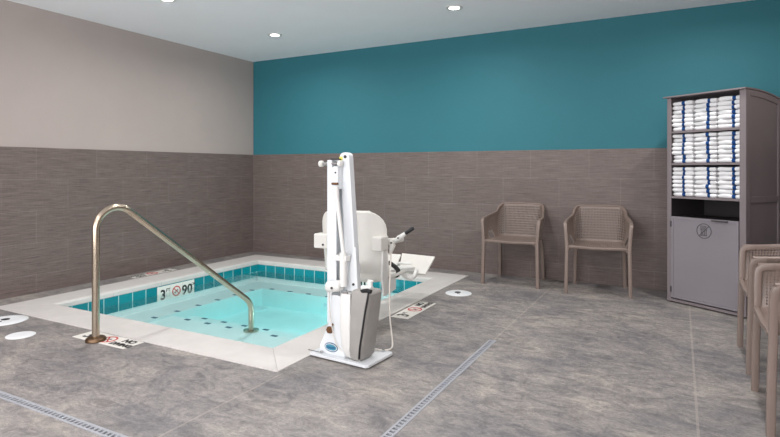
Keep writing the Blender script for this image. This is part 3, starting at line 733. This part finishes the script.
def make_chair():
    t = thing('armchair', '', 'chair')
    NV = 14
    def wall_section(s0, s1, n, opening=False):
        bm = BM(); g = []
        for i in range(n+1):
            s = s0+(s1-s0)*i/n; g.append([bm.verts.new(wall_pt(s, j/NV)) for j in range(NV+1)])
        holes = []; kill = []
        for i in range(n):
            for j in range(NV):
                f = bm.faces.new((g[i][j], g[i+1][j], g[i+1][j+1], g[i][j+1]))
                ss = s0+(s1-s0)*(i+0.5)/n; q = min(ss, 1-ss)
                if opening and 0.11 < q < 0.215 and j < 2+3*math.sin(PI*(q-0.11)/0.105): kill.append(f)
                elif 0 < j < NV-1 and not (opening and 0.095 < q < 0.23 and j < 3+3*math.sin(PI*max(0, min(1, (q-0.095)/0.135)))) and q > 0.02: holes.append(f)
        bmesh.ops.delete(bm, geom=kill, context='FACES_ONLY')
        perforate(bm, holes, 0.0040)
        return bm
    def solid(o, th=0.007):
        m = o.modifiers.new('solid', 'SOLIDIFY'); m.thickness = th; m.offset = 0; return o
    br = obj('backrest', wall_section(0.36, 0.64, 28), 'chair', t); solid(br)
    tube_b = BM(); tube(tube_b, [wall_pt(0.36+0.28*i/24, 1.0) for i in range(25)], 0.009, 8); obj('rim', tube_b, 'chair', br, smooth=True)
    for a0, a1 in ((0.0, 0.36), (0.64, 1.0)):
        ar = obj('armrest', wall_section(a0, a1, 28, True), 'chair', t); solid(ar)
        bm = BM(); pts = [wall_pt(a0+(a1-a0)*i/20, 1.0) for i in range(21)]
        tube(bm, pts, 0.01, 10, sq=(0.022, 0.034)); obj('rim', bm, 'chair', ar, smooth=True)
    # seat
    bm = BM(); NX, NY = 26, 24; g = []
    for i in range(NX+1):
        row = []
        for j in range(NY+1):
            u = -1+2*i/NX; w = j/NY
            y = -0.245+w*0.43
            rc = 0.07; hw = 0.228*(1+0.17*max(0, 1-w/0.85)**1.5)
            if y > 0.185-rc: hw = 0.228-rc+math.sqrt(max(0, rc*rc-(y-(0.185-rc))**2))
            z = SEATZ+0.010-0.022*(1-u**4)*math.sin(PI*min(1, w*0.9+0.1))
            if w < 0.08: z -= 0.012*(1-w/0.08)
            row.append(bm.verts.new((u*hw, y, z)))
        g.append(row)
    holes = []
    for i in range(NX):
        for j in range(NY):
            f = bm.faces.new((g[i][j], g[i+1][j], g[i+1][j+1], g[i][j+1]))
            if 1 <= i < NX-1 and 3 <= j < NY-1: holes.append(f)
    perforate(bm, holes, 0.0046)
    st_ = obj('seat', bm, 'chair', t); solid(st_)
    bm = BM(); tube(bm, smoothpath([(-0.262, -0.236, SEATZ-0.03), (-0.250, -0.244, SEATZ-0.006), (-0.225, -0.247, SEATZ+0.002), (0, -0.249, SEATZ-0.004), (0.225, -0.247, SEATZ+0.002), (0.250, -0.244, SEATZ-0.006), (0.262, -0.236, SEATZ-0.03)], 6), 0.01, 10, sq=(0.026, 0.028)); obj('front_edge', bm, 'chair', st_, smooth=True)
    # legs
    for sx in (-1, 1):
        bm = BM()
        tube(bm, smoothpath([(sx*0.283, -0.250, 0.0005), (sx*0.279, -0.246, 0.25), (sx*0.276, -0.240, SEATZ), (sx*0.286, -0.238, 0.60), (sx*0.290, -0.230, 0.648), (sx*0.290, -0.205, 0.664), (sx*0.290, -0.17, 0.669)], 5), 0.01, 12, sq=(0.034, 0.036))
        obj('leg', bm, 'chair', t, smooth=True)
        bm = BM()
        tube(bm, smoothpath([(sx*0.238, 0.225, 0.0005), (sx*0.232, 0.205, 0.25), (sx*0.220, 0.165, SEATZ-0.004)], 5), 0.01, 12, sq=(0.034, 0.034))
        obj('leg', bm, 'chair', t, smooth=True)
    return t
chair0 = make_chair()
spots = [((3.912, -0.280, 0), 0.008, 'taupe perforated armchair on the back wall, the one nearer the pool'),
         ((4.737, -0.305, 0), math.radians(5), 'taupe perforated armchair on the back wall, the one nearer the towel cabinet'),
         ((6.045, -1.928, 0), -PI/2, 'taupe perforated armchair at the right edge, nearer the towel cabinet'),
         ((6.045, -2.750, 0), -PI/2, 'taupe perforated armchair at the right edge, closest to the viewer')]
for i, (loc, rz, lab) in enumerate(spots):
    c = chair0 if i == 0 else copy_tree(chair0)
    c.location = loc; c.rotation_euler = (0, 0, rz); tag(c, lab, 'chair', 'taupe armchairs along the walls')

# ------------------------------------------------------------------ towel cabinet
CW, CD, CH = 0.66, 0.52, 1.835
crot = math.atan2(-0.545, 0.838)
cab = thing('towel_cabinet', 'tall grey open-shelved towel cabinet standing at an angle by the back wall', 'cabinet', (5.346, -0.474, 0), crot)
# local: x along the front, y into the cabinet
def topz(y): return CH-0.011-0.07*(max(0, y-0.05)/0.5)**2
def side_profile():
    return [(0.0, 0.012)] + [(CD, 0.012)] + [(y, topz(y)) for y in [CD*k/10 for k in range(10, -1, -1)]]
for x0, x1, nm in ((0.0, 0.018, 'side_panel'), (CW-0.018, CW, 'side_panel')):
    b = BM(); prism(b, side_profile(), lambda y, z: (x0, y, z), lambda y, z: (x1, y, z)); sd = obj(nm, b, 'cab', cab)
# proud frame on the visible right side: stiles, middle rail, arched rail
b = BM()
for y0, y1 in ((0.0, 0.055), (CD-0.05, CD)):
    prism(b, [(y0, 0.012), (y1, 0.012), (y1, topz(y1)-0.002), (y0, topz(y0)-0.002)], lambda y, z: (CW, y, z), lambda y, z: (CW+0.009, y, z))
box(b, CW, CW+0.009, 0.055, CD-0.05, 0.915, 0.965); box(b, CW, CW+0.009, 0.055, CD-0.05, 0.012, 0.07)
ysr = [0.055+(CD-0.105)*k/10 for k in range(11)]
prism(b, [(y, topz(y)-0.002) for y in ysr] + [(y, topz(y)-0.05) for y in ysr[::-1]], lambda y, z: (CW, y, z), lambda y, z: (CW+0.009, y, z))
obj('side_frame', b, 'cab', sd, bevel=0.002)
b = BM(); box(b, CW+0.0005, CW+0.003, 0.055, CD-0.05, 0.936, 0.944); obj('panel_seam', b, 'cab_dark', sd)
b = BM(); ysr = [-0.03+(CD+0.03)*k/12 for k in range(13)]
prism(b, [(y, topz(y)+0.001) for y in ysr] + [(y, topz(y)+0.013) for y in ysr[::-1]], lambda y, z: (-0.028, y, z), lambda y, z: (CW+0.014, y, z)); obj('top_panel', b, 'cab', cab)
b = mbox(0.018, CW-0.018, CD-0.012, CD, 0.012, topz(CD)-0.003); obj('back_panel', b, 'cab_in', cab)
b = BM(); box(b, -0.001, 0.036, -0.012, 0.0, 0.012, CH-0.014); obj('front_stile', b, 'cab', cab, bevel=0.002)
b = BM(); box(b, CW-0.040, CW+0.009, -0.012, 0.0, 0.012, CH-0.014); obj('front_stile', b, 'cab', cab, bevel=0.002)
for z in (1.515, 1.232, 0.938): obj('shelf', mbox(0.0182, CW-0.0182, -0.004, CD-0.013, z-0.009, z+0.009), 'cab', cab)
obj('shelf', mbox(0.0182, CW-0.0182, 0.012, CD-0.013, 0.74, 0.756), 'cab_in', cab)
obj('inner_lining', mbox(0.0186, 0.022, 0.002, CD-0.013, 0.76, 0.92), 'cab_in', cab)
obj('bottom_rail', mbox(0.036, CW-0.040, -0.010, 0.02, 0.012, 0.034), 'cab', cab)
obj('plinth', mbox(0.02, CW-0.02, 0.015, CD-0.02, 0.0005, 0.012), 'cab_dark', cab)
door = obj('door', mbox(0.041, CW-0.045, -0.014, 0.006, 0.046, 0.768), 'cab_door', cab, bevel=0.002)
b = BM()
for x0, x1, z0, z1 in ((0.041, 0.062, 0.046, 0.768), (CW-0.066, CW-0.045, 0.046, 0.768), (0.062, CW-0.066, 0.046, 0.067), (0.062, CW-0.066, 0.747, 0.768)): box(b, x0, x1, -0.0175, -0.0142, z0, z1)
obj('door_frame', b, 'cab_door', door)
obj('door_handle', mbox(0.405, 0.535, -0.034, -0.0178, 0.752, 0.764), 'cab_dark', door, bevel=0.003)
for z in (0.70, 0.12):
    b = BM(); cyl(b, (0.040, -0.021, z-0.025), (0.040, -0.021, z+0.025), 0.006, n=10); obj('hinge', b, 'cab_dark', door)
m = Matrix.Translation((0.335, -0.0142, 0.664)) @ Matrix.Rotation(PI/2, 4, 'X')
b = BM(); ring2d(b, 0.058, 0.064, 0, 0.0012)
box(b, -0.060, 0.060, -0.003, 0.003, 0, 0.0014, Matrix.Rotation(PI/4, 4, 'Z'))
for k in range(3): box(b, -0.032, 0.022, 0.020-0.001+k*0.010, 0.024+k*0.010, 0, 0.001)
for k in range(4): box(b, -0.026+k*0.014, -0.020+k*0.014, -0.036, 0.012, 0, 0.001)
box(b, -0.030, 0.026, -0.041, -0.036, 0, 0.001); box(b, -0.032, 0.030, 0.010, 0.014, 0, 0.001)
obj('pictogram', tf(b, m), 'cab_dark', door)

# ------------------------------------------------------------------ towels
def towel_mesh(seed, part, off=0.0):
    """folded towel: rounded front fold; x across, y deep, z up"""
    rnd = random.Random(seed)
    H, D, WX = 0.0385, 0.30, 0.186
    wob = [rnd.uniform(-0.004, 0.004) for _ in range(8)]
    def sec(x, grow):
        pts = []; u = x/WX
        dy = 0.006*math.sin(u*9+seed)+wob[int(min(7, max(0, (u+0.5)*7)))]*0.5
        hz = H*(0.94+0.05*math.sin(u*7+seed*2)); sag = 0.0012*math.sin(u*5+seed*3)
        ex = max(0.0, abs(u)*2-0.93)/0.07; k = math.sqrt(max(0.05, 1-ex*ex*0.9))
        n = 7
        for i in range(n+1):
            a = PI/2+PI*i/n
            pts.append((x, 0.016+dy+0.016*math.cos(a)*1.0-grow, hz/2+sag+(hz/2*k+grow*0.25)*math.sin(a)))
        pts.append((x, D, hz/2-hz/2*k)); pts.append((x, D, hz/2+hz/2*k))
        return pts
    bm = BM()
    if part == 'body': xs = [-WX/2+WX*i/22 for i in range(23)]; gw = 0
    else: xs = [off+v for v in (-0.0125, -0.004, 0.004, 0.0125)]; gw = 0.0016
    loft(bm, [sec(x, gw) for x in xs]); return bm
protos = []
for sd_ in range(6):
    t = obj('folded_towel', towel_mesh(sd_, 'body'), 'towel', smooth=True)
    obj('blue_stripe', towel_mesh(sd_, 'stripe', (0.010, 0.026, 0.036)[sd_ % 3]), 'stripe', t, smooth=True)
    protos.append([t, True])
ords = ['bottom', 'second from the bottom', 'third from the bottom', 'fourth from the bottom', 'fifth from the bottom', 'sixth from the bottom', 'topmost']
rnd = random.Random(3)
CM = Matrix.Translation((5.346, -0.474, 0)) @ Matrix.Rotation(crot, 4, 'Z')
for zi, (z0, shelf, n) in enumerate(((1.5245, 'top', 7), (1.2415, 'middle', 7), (0.9475, 'lowest', 7))):
    gap = (0.268, 0.262, 0.264)[zi]; pitch = gap/7*0.985
    for si, (sx, stack) in enumerate(((0.126, 'left'), (0.326, 'middle'), (0.524, 'right'))):
        for k in range(n):
            pr = protos[si+3*rnd.randrange(2)]
            if pr[1]: t = pr[0]; pr[1] = False
            else: t = copy_tree(pr[0])
            p = CM @ Vector((sx+rnd.uniform(-0.003, 0.003), 0.012+rnd.uniform(-0.004, 0.006), z0+k*pitch))
            t.location = p; t.rotation_euler = (0, 0, crot+rnd.uniform(-0.012, 0.012))
            t.scale = (1, 1, pitch/0.0385*1.0)
            tag(t, f'white towel, {ords[k]} in the {stack} stack, {shelf} shelf of the cabinet', 'towel', 'folded striped towels in the cabinet')

# ------------------------------------------------------------------ recessed ceiling lights
def ceiling_light(label):
    t = thing('ceiling_light', label, 'ceiling light')
    b = BM(); ring2d(b, 0.052, 0.082, -0.006, 0.0, 32); obj('trim_ring', b, 'white_plastic', t, smooth=True)
    b = BM(); lathe(b, [(0.0515, -0.0005), (0.0515, -0.004), (0.03, -0.007), (0.0005, -0.008)], 28); obj('lens', b, 'lamp', t, smooth=True)
    return t
cl = ceiling_light('')
where = {0: 'lit recessed ceiling light above the pool near the left back corner', 1: 'lit recessed ceiling light at the top centre of the picture', 3: 'lit recessed ceiling light cut by the top edge, over the left side'}
lamp_d = bpy.data.lights.new('downlight', 'AREA'); lamp_d.shape = 'DISK'; lamp_d.size = 0.11; lamp_d.energy = LAMP_W; lamp_d.color = (1.0, 0.985, 0.965); lamp_d.spread = math.radians(165)
for i, (x, y) in enumerate(LIGHT_XY):
    c = cl if i == 0 else copy_tree(cl)
    c.location = (x, y, ROOM_H-0.0003)
    lab = where.get(i, 'recessed ceiling light, %s row from the teal wall, %s' % (('first', 'second', 'third')[i//3], ('nearest the left wall', 'in the middle', 'nearest the right wall')[i % 3]))
    tag(c, lab, 'ceiling light', 'recessed ceiling lights')
    l = bpy.data.objects.new('downlight', lamp_d); COL.objects.link(l); l.location = (x, y, ROOM_H-0.012)
